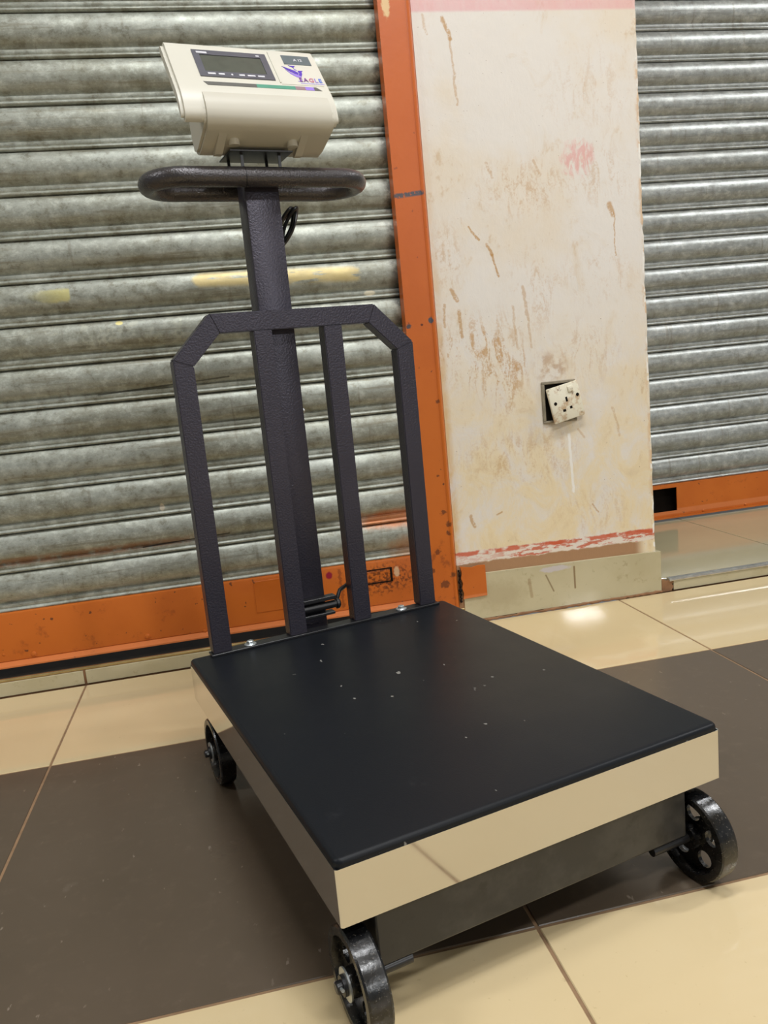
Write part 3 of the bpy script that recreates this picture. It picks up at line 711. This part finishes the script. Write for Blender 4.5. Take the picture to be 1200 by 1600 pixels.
# cable coil hung behind the column
bm = bmesh.new(); pts = []
for i in range(150):
    t = i/149.0; a = 2*math.pi*3.0*t
    ax = 0.0300*math.cos(a); bx = 0.0075*math.sin(a)
    pts.append((0.2690 + 0.56*ax + bx*(0.5 + 0.7*t) + 0.004*math.sin(7*t), 0.062 + 0.010*t + 0.004*math.sin(3*a), 0.8310 + 0.95*ax - bx*0.7))
tube(bm, pts, 0.0030, 8); P_('cable', bm, 'cable', smooth=True, label='coiled black cable behind the post')

# ------------------------------------------------------------------ indicator head
IC = 0.2130
def spl(pts, n=6):
    out = []; N = len(pts)
    for i in range(N):
        p0, p1, p2, p3 = (Vector(pts[(i+j-1) % N]) for j in range(4))
        for k in range(n):
            t = k/n
            out.append(tuple(0.5*((2*p1) + (p2-p0)*t + (2*p0-5*p1+4*p2-p3)*t*t + (3*p1-p0-3*p2+p3)*t*t*t)))
    return out
ind = empty('indicator', (IC*K, 0.0, 0.0)); ind.parent = scale
ind['label'] = 'cream plastic weighing indicator with a dark display'
def I_(name, bm, mat, smooth=False, angle=35, label=None):
    scale_about_cam(bm)
    o = link(name, bm, mat, ind, smooth, angle=angle)
    if label: o['label'] = label
    return o
# (y,z) profile, y = -v : top edge far back, panel leaning back, rounded nose, sloping underside
TOPp = (0.0360, 1.0880); NOSE = (-0.0600, 0.9900)
dirp = (Vector(NOSE) - Vector(TOPp)).normalized()          # down the panel
nrm = Vector((dirp.y, -dirp.x)); nrm = nrm if nrm.x < 0 else -nrm   # out of the panel
def shell(prof, x0, x1, rbev):
    bm = bmesh.new(); prism(bm, prof, x0, x1, 'x')
    es = [e for e in bm.edges if abs(e.verts[0].co.x - e.verts[1].co.x) < 1e-6]
    bmesh.ops.bevel(bm, geom=es, offset=rbev, segments=4, affect='EDGES'); return bm
upper = [(0.0440, 1.0900), (0.0385, 1.0898), (0.0342, 1.0866), (-0.0243, 1.0118), (-0.0315, 1.0015), (-0.0370, 0.9910), (-0.0410, 0.9800), (-0.0432, 0.9700), (-0.0428, 0.9635), (-0.0400, 0.9590), (-0.0350, 0.9570), (-0.0290, 0.9600), (-0.0188, 0.9850), (0.0500, 1.0745), (0.0525, 1.0805), (0.0510, 1.0860), (0.0480, 1.0890)]
I_('upper_shell', shell(upper, -0.1205, 0.1215, 0.005), 'abs', True, 40)
lower = [(-0.0330, 1.0000), (-0.0390, 0.9930), (-0.0435, 0.9845), (-0.0464, 0.9750), (-0.0472, 0.9660), (-0.0450, 0.9575), (-0.0400, 0.9515), (-0.0300, 0.9470), (0.0150, 0.9320), (0.0300, 0.9300), (0.0420, 0.9350), (0.0530, 0.9700), (0.0540, 1.0700), (0.0460, 1.0740), (-0.0180, 0.9920)]
I_('lower_shell', shell(lower, -0.0890, 0.1120, 0.004), 'abs2', True, 40)
for x in (-0.060, 0.068):   # screw bosses and ribs below
    bm = bmesh.new(); prism(bm, [(-0.036, 0.9505), (-0.024, 0.9475), (0.016, 0.9340), (0.020, 0.9260), (0.010, 0.9265)], x - 0.006, x + 0.006, 'x'); I_('foot_rib', bm, 'abs2')
for x in (-0.040, 0.052):
    bm = bmesh.new(); lathe(bm, [(0.0085, 0.9390), (0.0080, 0.9520)], 20, 'z'); bmesh.ops.translate(bm, verts=bm.verts[:], vec=(0, 0, -0.001)); bmesh.ops.translate(bm, verts=bm.verts[:], vec=(x, -0.010, -0.004)); I_('screw_boss', bm, 'abs2', True)
# panel frame: s runs across (0 at left end), t runs down the panel from its top edge
P0 = Vector((0.0360, 1.0890)); PD = Vector((-math.sin(math.radians(38)), -math.cos(math.radians(38)))); PN = Vector((PD.y, -PD.x))
def pp(s, t, h=0.0):
    q = P0 + PD*t + PN*h; return (s, q.x, q.y)
def pslab(bm, poly, h0, h1):
    a = [bm.verts.new(pp(s, t, h0)) for s, t in poly]; b = [bm.verts.new(pp(s, t, h1)) for s, t in poly]; n = len(poly)
    for i in range(n): bm.faces.new((a[i], a[(i+1) % n], b[(i+1) % n], b[i]))
    bm.faces.new(b); bm.faces.new(list(reversed(a))); bmesh.ops.recalc_face_normals(bm, faces=bm.faces[:])
def rect(s0, s1, t0, t1): return [(s0, t0), (s1, t0), (s1, t1), (s0, t1)]
# display bezel as four bars with the glass lower between them
D0, D1, E0, E1 = -0.0784, 0.0360, 0.0138, 0.0776
bm = bmesh.new()
for q in (rect(D0, D1, E0, E0 + 0.0110), rect(D0, D1, E1 - 0.0125, E1), rect(D0, D0 + 0.010, E0 + 0.011, E1 - 0.0125), rect(D1 - 0.010, D1, E0 + 0.011, E1 - 0.0125)): pslab(bm, q, -0.001, 0.0012)
bez = I_('display_bezel', bm, 'bezel')
bm = bmesh.new(); pslab(bm, rect(D0 + 0.0098, D1 - 0.0098, E0 + 0.0108, E1 - 0.0123), -0.001, 0.0003); I_('display', bm, 'lcd')
# tiny illegible captions printed on the bezel
for (s0, s1, t0, t1) in ((-0.0720, -0.0560, 0.0180, 0.0222), (0.0200, 0.0250, 0.0185, 0.0215), (-0.0660, -0.0545, 0.0690, 0.0726), (-0.0500, -0.0410, 0.0692, 0.0726), (-0.0310, -0.0285, 0.0692, 0.0726), (-0.0190, -0.0105, 0.0692, 0.0726), (-0.0060, 0.0060, 0.0692, 0.0726), (0.0100, 0.0205, 0.0692, 0.0726)):
    bm = bmesh.new(); pslab(bm, rect(s0, s1, t0, t1), 0.0011, 0.0014); I_('bezel_print', bm, 'white')
bm = bmesh.new(); pslab(bm, rect(0.0420, 0.0440, 0.006, 0.082), -0.001, 0.0012); I_('panel_ridge', bm, 'abs')
bm = bmesh.new(); pslab(bm, rect(0.044, 0.112, 0.0845, 0.0855), -0.001, 0.0004); I_('panel_groove', bm, 'abs2')
# colour strip along the nose
for (s0, s1, mt, sk0, sk1) in ((-0.0775, 0.0020, 'grey', 0.005, 0), (0.0020, 0.0630, 'teal', 0, 0), (0.0630, 0.0790, 'mauve', 0, 0), (0.0790, 0.0930, 'violet', 0, 0), (0.0930, 0.1055, 'grey', 0, -0.008)):
    bm = bmesh.new(); pslab(bm, [(s0, 0.0892), (s1 + sk1, 0.0892), (s1, 0.0972), (s0 + sk0, 0.0972)], -0.001, 0.0004); I_('colour_strip', bm, mt)
bm = bmesh.new(); pslab(bm, rect(0.0625, 0.1078, 0.0112, 0.0338), -0.001, 0.0005); I_('type_label', bm, 'tag', label='slate grey type label')
# lettering laid on the panel
def letters(txt, s, t, size, mats, h=0.0006, shear=0.0, name='lettering', spacing=1.0, sx=1.0):
    cur = s
    for ch, mt in zip(txt, mats):
        fc = bpy.data.curves.new('glyph', 'FONT'); fc.body = ch; fc.size = size; fc.shear = shear; fc.offset = size*0.018
        fo = bpy.data.objects.new('glyph', fc); COL.objects.link(fo)
        bpy.context.view_layer.update(); dg = bpy.context.evaluated_depsgraph_get()
        me = bpy.data.meshes.new_from_object(fo.evaluated_get(dg)); bpy.data.objects.remove(fo)
        wd = max((v.co.x for v in me.vertices), default=0)
        for v in me.vertices:
            q = pp(cur + v.co.x*sx, t - v.co.y, h); v.co = Vector((q[0]*K, q[1]*K, q[2]*K + Z0))
        me.materials.clear(); me.materials.append(M[mt])
        o = bpy.data.objects.new(name, me); COL.objects.link(o); o.parent = ind
        cur += wd*sx + size*0.10*spacing
letters('A12', 0.0800, 0.0255, 0.0085, ['white']*3, 0.0008)
letters('EAGLE', 0.0755, 0.0765, 0.0135, ['plum', 'plum', 'rose', 'violet', 'blue'], 0.0005, 0.0, sx=0.82)
bm = bmesh.new()
for i in range(13): pslab(bm, rect(0.0760 + i*0.0030, 0.0782 + i*0.0030, 0.0790, 0.0814), -0.0005, 0.0004)
I_('strapline_print', bm, 'lilac', label='line of tiny faded lilac print')
# bird emblem: swept wings, body, small head, curled tail
bm = bmesh.new()
pslab(bm, [(0.0563, 0.0397), (0.0632, 0.0435), (0.0732, 0.0489), (0.0797, 0.0548), (0.0778, 0.0592), (0.0705, 0.0548), (0.0623, 0.0478)], -0.0005, 0.0005)
pslab(bm, [(0.0797, 0.0494), (0.0879, 0.0489), (0.0852, 0.0516), (0.0847, 0.0575), (0.0824, 0.0624), (0.0778, 0.0602), (0.0806, 0.0559)], -0.0005, 0.0005)
pslab(bm, [(0.0673, 0.0370), (0.0732, 0.0375), (0.0787, 0.0373), (0.0760, 0.0402), (0.0751, 0.0435), (0.0728, 0.0408)], -0.0005, 0.0005)
I_('bird_emblem', bm, 'purple', label='purple bird emblem')
bm = bmesh.new()
pslab(bm, [(0.0595, 0.0467), (0.0687, 0.0554), (0.0778, 0.0602), (0.0824, 0.0635), (0.0797, 0.0667), (0.0732, 0.0651), (0.0659, 0.0581)], -0.0005, 0.0004)
pslab(bm, [(0.0742, 0.0440), (0.0778, 0.0467), (0.0792, 0.0494), (0.0751, 0.0473)], -0.0005, 0.0004)
pslab(bm, [(0.0778, 0.0684), (0.0797, 0.0711), (0.0792, 0.0754), (0.0755, 0.0770), (0.0723, 0.0754), (0.0760, 0.0754), (0.0780, 0.0727)], -0.0005, 0.0004)
I_('emblem_feathers', bm, 'violet', label='paler violet feathers of the emblem')
